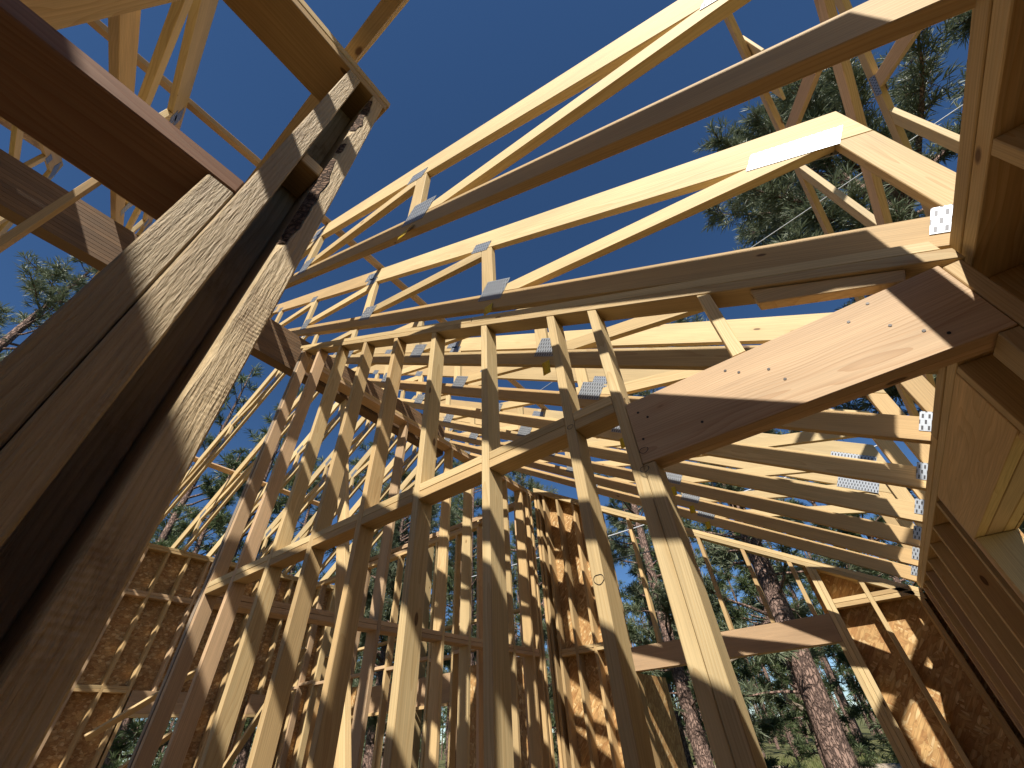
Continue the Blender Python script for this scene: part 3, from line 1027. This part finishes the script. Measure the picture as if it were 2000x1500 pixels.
# flat row of blocking higher up
for y0 in ys[12:-1]:
    for z0 in (2.02, 2.06):
        box('blocking', (XO - 0.138, XO + 0.001), (y0 + 0.039, y0 + 0.3145), (z0, z0 + 0.0375), 'Y', 'fir', wo_)
cuts = [-2.6, -1.38, -0.16, 1.06, 2.28] 
segs = [(-2.6, -1.38), (-1.377, -0.16), (-0.157, 1.06), (1.063, 2.56), (3.563, 4.247), (4.853, 5.56)]
for a, b in segs:
    box('sheathing_panel', (XO - 0.153, XO - 0.1415), (a, b), (-H, 2.77), 'Z', 'osb', wo_, bev=0)
for a, b in OW:
    box('sheathing_panel', (XO - 0.153, XO - 0.1415), (a + 0.003, b - 0.001), (0.58, 2.77), 'Z', 'osb', wo_, bev=0)
    box('sheathing_panel', (XO - 0.153, XO - 0.1415), (a + 0.003, b - 0.001), (-H, -0.6), 'Z', 'osb', wo_, bev=0)
box('bottom_plate', (XO - 0.14, XO), (-2.6, 5.53), (-H, -H + 0.038), 'Y', 'stud', wo_)

wq = thing('partition_wall', 'open stud partition crossing the left room behind the tall studs', 'stud wall', (-5.6, 4.3, -H))
for i in range(11):
    x = -7.75 + 0.4064 * i
    box('stud', (x, x + 0.038), (4.301, 4.389), (-H + 0.039, 2.329), 'Z', ('stud', 'fir', 'pale')[i % 3], wq)
    if i < 10:
        box('blocking', (x + 0.039, x + 0.4054), (4.30, 4.389), (0.83 + 0.03 * (i % 2), 0.868 + 0.03 * (i % 2)), 'X', 'fir', wq)
box('top_plate', (-7.76, -3.66), (4.30, 4.39), (2.33, 2.368), 'X', 'stud', wq)
box('top_plate', (-7.70, -3.60), (4.301, 4.391), (2.369, 2.407), 'X', 'fir', wq)
box('bottom_plate', (-7.76, -3.6), (4.30, 4.39), (-H, -H + 0.038), 'X', 'stud', wq)

# temporary braces in the left room
for i, (p0, p1, lb) in enumerate((((-6.2, 3.6, 1.15), (-7.6, 3.0, -H + 0.1), 'twisted dark brace leaning in the left room behind the tall studs'),
                                 ((-7.9, 3.3, 1.25), (-8.3, 2.2, 0.35), 'short pale brace leaning beside the left room window'),
                                 ((-7.6, 2.9, 0.35), (-8.2, 1.9, -0.6), 'low pale brace leaning in front of the left room window'))):
    o = bar('temporary_brace', p0, p1, 0.089, 0.038, (0, 1, 0.3), 'stud', None)
    tag(o, lb, 'brace')

# ------------------------------------------------------------------ porch trusses at right angles, outside the eave wall


def porch_truss(x, label, n):
    t = thing('porch_truss', label, 'roof truss', (x, 2.2, 2.2), 'porch trusses beyond the eave wall')

    def tcl(y): return 3.47 - 0.68 * (y - 2.18)
    prism_yz('top_chord', [(0.2, tcl(0.2)), (4.6, tcl(4.6)), (4.6, tcl(4.6) + 0.108), (0.2, tcl(0.2) + 0.108)], x, TY, (1, -0.68), 'stud', t)

    def bcu(y): return 2.30 - 0.33 * (y - 2.5)
    prism_yz('bottom_chord', [(0.2, bcu(0.2) - 0.1), (4.6, bcu(4.6) - 0.1), (4.6, bcu(4.6)), (0.2, bcu(0.2))], x, TY, (1, -0.33), 'fir', t)
    yv = 2.45
    prism_yz('web', [(yv, bcu(yv) + .003), (yv + 0.089, bcu(yv + 0.089) + .003), (yv + 0.089, tcl(yv + 0.089) - 0.003), (yv, tcl(yv) - 0.003)], x, TY, (0, 1), 'pale', t)
    p = strip((1.30, 2.62), (2.30, 3.43), 0.089)
    p = clip(p, 0.68, 1, 3.47 + 0.68 * 2.18 - 0.003)
    p = clip(p, -0.33, -1, -(2.30 + 0.33 * 2.5 + 0.003))
    prism_yz('web', p, x, TY, (1, 0.86), 'fir', t)
    c, s = math.cos(math.atan(-0.68)), math.sin(math.atan(-0.68))
    cy, cz = 2.30, tcl(2.30) + 0.03
    pts = [(cy + c * a - s * b, cz + s * a + c * b) for a, b in ((-0.07, -0.04), (0.07, -0.04), (0.07, 0.04), (-0.07, 0.04))]
    prism_yz('gusset_plate', pts, x - 0.0026, 0.0022, (c, s), 'plate', t, 0)
    prism_yz('gusset_plate', pts, x + TY + 0.0004, 0.0022, (c, s), 'plate', t, 0)
    return t


porch_truss(1.20, 'porch truss nearest the eave wall, its sloping chord in front of the big pine', 0)
porch_truss(1.81, 'second porch truss out from the eave wall, blue grey plate at its joint', 1)
o = prism_yz('valley_board', [(1.62, 3.95), (1.66, 3.62), (1.98, 3.42), (1.95, 3.74)], 1.245, 0.02, (1, -0.68), 'pale', None)
tag(o, 'short wide board end poking out under the nearest truss, pine behind', 'board')
pb = thing('porch_entry', 'bright porch beam and post outside the right window', 'porch', (2.2, 3.2, -H))
box('beam', (1.1, 3.2), (3.6, 3.64), (0.42, 0.56), 'X', 'pale', pb)
box('post', (1.30, 1.39), (3.6, 3.69), (-H - 0.4, 0.418), 'Z', 'pale', pb)


# ------------------------------------------------------------------ little things on the lumber
def ring_mark(name, parent, c, u, v, ru, rv, mat, rad=0.0016, gap=0.25):
    n = 22
    bm = bmesh.new()
    pts = []
    for i in range(n + 1):
        a = gap + (2 * math.pi - 0.3 * gap) * i / n
        pts.append(Vector(c) + Vector(u) * math.cos(a) * ru + Vector(v) * math.sin(a) * rv * (1 + 0.1 * math.sin(3 * a)))
    w = Vector(u).cross(Vector(v)).normalized()
    prev = None
    for i, p in enumerate(pts):
        d = (pts[min(i + 1, n)] - pts[max(i - 1, 0)]).normalized()
        s = d.cross(w)
        ring = [bm.verts.new(p + s * rad * math.cos(q) + w * rad * 0.6 * math.sin(q) + Vector((0, 0, H))) for q in (0, 1.571, 3.142, 4.712)]
        if prev:
            for j in range(4):
                bm.faces.new((prev[j], prev[(j + 1) % 4], ring[(j + 1) % 4], ring[j]))
        prev = ring
    me = bpy.data.meshes.new(name)
    bm.to_mesh(me)
    bm.free()
    return add(name, me, mat, parent, Matrix())


ring_mark('ink_mark', wm, (-0.520, YM - 0.0006, 0.335), (1, 0, 0), (0, 0, 1), 0.016, 0.013, 'ink', 0.0009)
for i, (x, z) in enumerate(((-0.300, 0.66), (-0.315, 0.60))):
    ring_mark('wire_loop', wm, (x + 0.012, YM - 0.006, z), (1, 0, 0), (0, 0.3, 1), 0.014, 0.011, 'wire', 0.0011, 0.9)
ring_mark('wire_loop', wm, (-0.52, YM - 0.004, 0.86), (1, 0, 0), (0, 0.2, 1), 0.012, 0.010, 'wire', 0.0011, 0.9)

# nail heads: header face and trimmers
NAILS = [(-0.27, 0.80), (-0.245, 0.77), (-0.28, 0.70), (0.02, 0.815), (0.05, 0.79), (0.12, 0.76), (0.14, 0.71), (0.34, 0.80), (0.40, 0.74), (0.44, 0.69), (0.40, 0.83), (0.47, 0.66), (-0.10, 0.68)]
bm = bmesh.new()
me_nail = None
for q in range(6):
    a = q * math.pi / 3
    bm.verts.new((0.0042 * math.cos(a), 0.0042 * math.sin(a), 0.0008))
bm.verts.ensure_lookup_table()
bm.faces.new(list(bm.verts))
for q in range(6):
    a = q * math.pi / 3
    bm.verts.new((0.0042 * math.cos(a), 0.0042 * math.sin(a), -0.001))
bm.verts.ensure_lookup_table()
for q in range(6):
    bm.faces.new((bm.verts[q], bm.verts[6 + q], bm.verts[6 + (q + 1) % 6], bm.verts[(q + 1) % 6]))
me_nail = bpy.data.meshes.new('nail_head')
bm.to_mesh(me_nail)
bm.free()
for x, z in NAILS:
    F = frame((x, YM - 0.0015, z), (1, 0, 0), (0, 0, 1))
    add('nail_head', me_nail, 'nail', wm, F)
for x, _ in SM[2:]:
    for dz in (0.862, 0.90):
        for dy in (0.025, 0.062):
            F = frame((x + 0.0385, YM + dy, dz + random.uniform(-.01, .01)), (0, 1, 0), (0, 0, 1))
            add('nail_head', me_nail, 'nail', wm, F)

# grade stamp on the heel post of the third truss on
def letter_mesh(strokes, w=0.006):
    vs, fs = [], []
    for (x0, y0, x1, y1) in strokes:
        d = Vector((x1 - x0, y1 - y0)).normalized()
        n = Vector((-d.y, d.x)) * w / 2
        k = len(vs)
        vs += [(x0 - n.x, y0 - n.y, 0), (x1 - n.x, y1 - n.y, 0), (x1 + n.x, y1 + n.y, 0), (x0 + n.x, y0 + n.y, 0)]
        fs.append((k, k + 1, k + 2, k + 3))
    me = bpy.data.meshes.new('grade_stamp')
    me.from_pydata(vs, [], fs)
    return me


HT = letter_mesh([(0, 0, 0, .04), (.026, 0, .026, .04), (0.003, .02, .023, .02), (.05, 0, .05, .0365), (.036, .0395, .064, .0395)])
add('grade_stamp', HT, 'ink', TRUSS[3], frame((0.76, 0.55 + 0.61 * 3 - 0.0008, 1.34), (0, 0, -1), (1, 0, 0)))

# ------------------------------------------------------------------ trees
rt = random.Random(11)


def tube(vs, fs, pts, rads, seg=7):
    prev = None
    n = len(pts)
    for i, (p, r) in enumerate(zip(pts, rads)):
        d = (pts[min(i + 1, n - 1)] - pts[max(i - 1, 0)]).normalized()
        a = d.orthogonal().normalized()
        b = d.cross(a)
        k = len(vs)
        for j in range(seg):
            q = 2 * math.pi * j / seg
            vs.append(tuple(p + (a * math.cos(q) + b * math.sin(q)) * r))
        if i:
            for j in range(seg):
                fs.append((k - seg + j, k - seg + (j + 1) % seg, k + (j + 1) % seg, k + j))


def tuft(vs, fs, p, d, L, nn, wd):
    """burst of needles round the end of a twig"""
    d = d.normalized()
    a = d.orthogonal().normalized()
    b = d.cross(a)
    for i in range(nn):
        q = rt.uniform(0, 6.283)
        sp = rt.uniform(0.25, 1.25)
        e = (d * math.cos(sp) + (a * math.cos(q) + b * math.sin(q)) * math.sin(sp)).normalized()
        l = L * rt.uniform(0.7, 1.1)
        s = e.cross(Vector((rt.uniform(-1, 1), rt.uniform(-1, 1), rt.uniform(-1, 1)))).normalized() * wd
        p0 = p - d * rt.uniform(0, L * 0.5)
        k = len(vs)
        mid = p0 + e * l * 0.6
        vs += [tuple(p0 - s * 0.5), tuple(p0 + s * 0.5), tuple(mid + s), tuple(p0 + e * l - Vector((0, 0, l * 0.08))), tuple(mid - s)]
        fs.append((k, k + 1, k + 2, k + 3, k + 4))


def pine_mesh(height, bare, rad, nlimb, needle, ntuft, nn, wd, lean=(0, 0), r0=0.26, seg=10, dens=1.0):
    tv, tf_, cv, cf = [], [], [], []
    n = 16
    pts, rads = [], []
    ph = rt.uniform(0, 6)
    for i in range(n + 1):
        f = i / n
        pts.append(Vector((lean[0] * f * height + 0.10 * math.sin(ph + f * 5), lean[1] * f * height + 0.10 * math.cos(ph + f * 4), f * height)))
        rads.append(r0 * (1 - f) ** 0.85 + 0.015 + (0.10 * r0 * max(0, 1 - f * 14)))
    tube(tv, tf_, pts, rads, seg)

    def at(z):
        f = max(0, min(0.999, z / height)) * n
        i = int(f)
        return pts[i].lerp(pts[i + 1], f - i)
    for i in range(nlimb):
        f = (i + rt.random()) / nlimb
        z = bare + (height - bare) * f
        prof = (0.55 + 0.45 * math.sin(min(1, f * 1.5) * 1.57)) * (1 - f ** 2.2) + 0.06
        L = rad * prof * rt.uniform(0.55, 1.15)
        az = rt.uniform(0, 6.283)
        up = rt.uniform(-0.10, 0.30) + f * 0.5
        base = at(z)
        d = Vector((math.cos(az), math.sin(az), up)).normalized()
        lp, lr = [], []
        m = 6
        cur = base.copy()
        dd = d.copy()
        for j in range(m + 1):
            lp.append(cur.copy())
            lr.append(max(0.007, 0.018 * L * (1 - j / m) + 0.006))
            dd = (dd + Vector((rt.uniform(-.22, .22), rt.uniform(-.22, .22), rt.uniform(-.12, .20)))).normalized()
            cur = cur + dd * L / m
        tube(tv, tf_, lp, lr, 5)
        nt = max(3, int(ntuft * L / rad * dens))
        for _ in range(nt):
            s = rt.uniform(0.25, 1.0) ** 0.7
            j = min(m - 1, int(s * m))
            q = lp[j].lerp(lp[j + 1], s * m - j)
            side = Vector((rt.gauss(0, 1), rt.gauss(0, 1), rt.gauss(0.25, 0.6))).normalized()
            td = (d * 0.7 + side).normalized()
            tl = rt.uniform(0.12, 0.55) * (0.35 + 0.16 * L)
            e = q + td * tl
            tube(tv, tf_, [q, q.lerp(e, .5) + Vector((0, 0, -0.02)), e], [0.008, 0.006, 0.004], 3)
            tuft(cv, cf, e, td + Vector((0, 0, 0.25)), needle, nn, wd)
            if rt.random() < 0.5:
                tuft(cv, cf, q.lerp(e, 0.55), td + side * 0.6, needle * 0.85, max(4, nn - 3), wd)
    a = bpy.data.meshes.new('pine_trunk')
    a.from_pydata(tv, [], tf_)
    a.polygons.foreach_set('use_smooth', [True] * len(tf_))
    b = bpy.data.meshes.new('pine_crown')
    b.from_pydata(cv, [], cf)
    return a, b


def pine(mesh, x, y, label, group, scale=1.0, rot=0.0, needles='pine_needles', zoff=0.0):
    z = ground_z(x, y) + zoff
    t = thing('pine_tree', label, 'tree', (x, y, z), group)
    for nm, me, mt in (('trunk', mesh[0], 'pine_bark'), ('crown', mesh[1], needles)):
        o = add(nm, me, mt, t, TW[t.name])
        o.matrix_basis = Matrix.Rotation(rot, 4, 'Z') @ Matrix.Scale(scale, 4)
    return t


GN = 'pines standing close to the house'
big = pine_mesh(17.0, 3.0, 4.9, 120, 0.27, 120, 14, 0.010, r0=0.30)
pine(big, 4.9, 9.0, 'big bushy pine behind the trusses at upper right', GN, 1.0, 0.6)
mid = pine_mesh(14.5, 2.3, 2.9, 66, 0.24, 46, 13, 0.010, lean=(0.035, 0), r0=0.25)
pine(mid, -1.36, 11.3, 'pine with a thick reddish leaning trunk seen through the far opening', GN, 1.0, 0.0)
pine(mid, -13.6, -2.1, 'pine whose crown shows past the posts at the left edge', GN, 0.95, 2.2)
pine(big, 9.4, 7.4, 'pine crown filling the gap at the far right behind the porch trusses', GN, 0.92, 3.4)
pine(mid, 7.0, 14.5, 'pine seen low through the right window opening', GN, 0.9, 4.2)
pine(big, -12.2, 9.8, 'pine beyond the left room seen between the braces', GN, 0.62, 5.1)
pine(mid, -7.4, 10.9, 'pine right behind the unsheathed end wall', GN, 0.72, 1.7)
pine(mid, -3.9, 12.6, 'pine behind the middle studs, left of the far opening', GN, 0.80, 2.9)
low = pine_mesh(12.5, 0.8, 2.5, 64, 0.26, 44, 12, 0.012, r0=0.17)
for i, (x, y, sc_, lb) in enumerate(((-4.6, 17.5, 0.9, 'bushy pine across the grass left of the thick trunk, behind the doubled stud'),
                                     (-2.7, 21.5, 1.0, 'bushy pine close behind the thick reddish trunk on its left'),
                                     (0.7, 20.0, 0.95, 'bushy pine behind the thick trunk on its right beside the strand board'),
                                     (2.2, 23.5, 1.05, 'bushy pine behind the lower right strand board panel'),
                                     (-7.2, 20.5, 1.0, 'bushy pine seen between the middle studs past the far corner'),
                                     (-10.5, 17.0, 0.9, 'bushy pine seen through the open end wall of the left room'),
                                     (-16.5, 5.0, 0.9, 'bushy pine outside the left room window'),
                                     (-15.5, 1.6, 0.75, 'bushy pine outside the outer wall at the lower left'))):
    pine(low, x, y, lb, GN, sc_, i * 1.1, 'far_needles')
tr = [o for o in bpy.data.objects if o.get('label', '').startswith('pine with a thick reddish')][0]
vs, fs = [], []
tube(vs, fs, [Vector(p) for p in ((0.05, 0, 3.05), (-0.35, -0.25, 3.12), (-0.8, -0.35, 3.06), (-1.25, -0.5, 2.92))], [0.05, 0.04, 0.028, 0.012], 6)
tube(vs, fs, [Vector(p) for p in ((-0.1, -0.2, 2.15), (-0.28, -0.32, 2.3), (-0.30, -0.34, 2.42))], [0.05, 0.04, 0.02], 6)
me = bpy.data.meshes.new('dead_branch')
me.from_pydata(vs, [], fs)
add('dead_branch', me, 'grey', tr, TW[tr.name])
# the forest
fm = [pine_mesh(16.0 + 2.5 * i, 3.2 + 0.9 * i, 2.5, 36, 0.40, 20, 11, 0.014, r0=0.19, seg=7) for i in range(3)]
rf = random.Random(5)
cnt = 0
while cnt < 190:
    az = rf.uniform(-104, 64)
    d = rf.uniform(30, 74) if az > -40 else rf.uniform(17, 60)
    if -32 < az < 4 and d < 36:
        continue
    x, y = d * math.sin(math.radians(az)), d * math.cos(math.radians(az))
    if az < -45:
        fl_, fg = 'slim pine in the wood beyond the left room', 'pines in the wood beyond the left room'
    elif az > 8:
        fl_, fg = 'slim pine in the wood beyond the right hand wall', 'pines in the wood beyond the right hand wall'
    else:
        fl_, fg = 'tall slim pine with a bare trunk in the forest across the meadow', 'pines in the forest across the meadow'
    pine(fm[cnt % 3], x, y, fl_, fg, rf.uniform(0.62, 1.05), rf.uniform(0, 6.28), 'far_needles')
    cnt += 1
# the wood behind them reads as one mass
wv, wf_, lv, lf = [], [], [], []
for i in range(620):
    az = math.radians(rf.uniform(-106, 66))
    d = rf.uniform(66, 150)
    x, y = d * math.sin(az), d * math.cos(az)
    z = ground_z(x, y) + H
    h = rf.uniform(11, 19)
    r = rf.uniform(0.14, 0.26)
    tube(wv, wf_, [Vector((x, y, z - 0.3)), Vector((x + rf.uniform(-.3, .3), y, z + h))], [r, 0.03], 5)
    for j in range(26):
        f = rf.uniform(0.12, 1.0)
        rr = (1.08 - f) * 2.6
        a_ = rf.uniform(0, 6.283)
        q = Vector((x + math.cos(a_) * rr * rf.random(), y + math.sin(a_) * rr * rf.random(), z + h * f))
        tuft(lv, lf, q, Vector((math.cos(a_), math.sin(a_), 0.1)), 1.25, 11, 0.05)
me = bpy.data.meshes.new('far_wood_trunks')
me.from_pydata(wv, [], wf_)
o = add('far_wood', me, 'pine_bark')
tag(o, 'far pine wood closing the view behind the meadow', 'forest', kind='stuff')
me = bpy.data.meshes.new('far_wood_foliage')
me.from_pydata(lv, [], lf)
add('foliage', me, 'far_needles', o, Matrix())

# young pines and shrubs at the forest edge
sm = pine_mesh(3.2, 0.3, 1.0, 36, 0.24, 12, 9, 0.012, r0=0.05, seg=6)
for i, (x, y, s) in enumerate(((-1.4, 15.5, 0.55), (-5.0, 30, 1.0), (-8, 33, 1.2), (2.0, 31, 0.9), (-0.6, 34, 1.3), (-12, 30, 1.1))):
    z = ground_z(x, y)
    t = thing('young_pine', ('low bushy sapling beside the thick reddish trunk' if i == 0 else 'young pine at the meadow edge before the forest'), 'tree', (x, y, z), 'young pines at the meadow edge')
    for nm, me, mt in (('trunk', sm[0], 'pine_bark'), ('crown', sm[1], 'far_needles')):
        o = add(nm, me, mt, t, TW[t.name])
        o.matrix_basis = Matrix.Rotation(i * 1.3, 4, 'Z') @ Matrix.Scale(s, 4)

# meadow grass
gv, gf = [], []
rg = random.Random(3)
for i in range(26000):
    az = math.radians(rg.uniform(-34, 8))
    d = 9 + 34 * rg.random() ** 1.3
    x, y = d * math.sin(az), d * math.cos(az)
    z = ground_z(x, y) + H
    h = rg.uniform(0.10, 0.42) * (0.6 + 0.6 * abs(noise.noise(Vector((x * .4, y * .4, 0)))))
    a = rg.uniform(0, 6.283)
    w = 0.008 + 0.0008 * d
    dx, dy = math.cos(a) * w, math.sin(a) * w
    lx, ly = rg.uniform(-.12, .12), rg.uniform(-.12, .12)
    k = len(gv)
    gv += [(x - dx, y - dy, z - 0.02), (x + dx, y + dy, z - 0.02), (x + lx, y + ly, z + h)]
    gf.append((k, k + 1, k + 2))
me = bpy.data.meshes.new('meadow_grass')
me.from_pydata(gv, [], gf)
o = add('meadow_grass', me, 'grass_blades')
tag(o, 'sunlit meadow grass beyond the far opening', 'grass', kind='stuff')

# fallen logs at the forest edge
for i, (x, y, L, a, lb) in enumerate(((-0.2, 30.5, 7, 0.1, 'grey fallen log lying at the forest edge, right of the trunk'), (-9, 33, 6, -0.2, 'grey fallen log lying at the forest edge, left of the trunk'))):
    vs, fs = [], []
    pts = [Vector((L * (q / 5 - .5) * math.cos(a), L * (q / 5 - .5) * math.sin(a), 0.18 + 0.03 * math.sin(q))) for q in range(6)]
    tube(vs, fs, pts, [0.18 - 0.012 * q for q in range(6)], 8)
    me = bpy.data.meshes.new('fallen_log')
    me.from_pydata(vs, [], fs)
    o = add('fallen_log', me, 'grey', None, Matrix.Translation((x, y, ground_z(x, y) + H)))
    tag(o, lb, 'log')


# utility cables
def cable(name, label, p0, p1, r, mat, sag=0.15):
    vs, fs = [], []
    p0, p1 = Vector(p0), Vector(p1)
    pts = []
    for i in range(17):
        f = i / 16
        p = p0.lerp(p1, f)
        p.z += H - sag * 4 * f * (1 - f)
        pts.append(p)
    tube(vs, fs, pts, [r] * 17, 6)
    me = bpy.data.meshes.new(name)
    me.from_pydata(vs, [], fs)
    me.polygons.foreach_set('use_smooth', [True] * len(fs))
    o = add(name, me, mat)
    tag(o, label, 'cable', 'utility cables crossing behind the roof')


a, b = Vector((0.045, 0.682, 0.730)), Vector((0.466, 0.568, 0.678))
pa, pb_ = a * 8.6, b * 8.6
d = (pb_ - pa)
cable('utility_cable', 'thin white cable crossing in front of the big pine', pa - d * 1.6, pb_ + d * 1.5, 0.008, 'cable', 0.0)
cable('utility_cable', 'pair of pale cables low behind the eave truss ends, upper line', (-9, 10.2, 4.0), (9, 8.4, 3.9), 0.013, 'cable', 0.25)
cable('utility_cable', 'dark cable seen through the cripple studs above the far opening', (-12, 9.5, 3.6), (10, 10.6, 3.2), 0.012, 'cable_dark', 0.2)
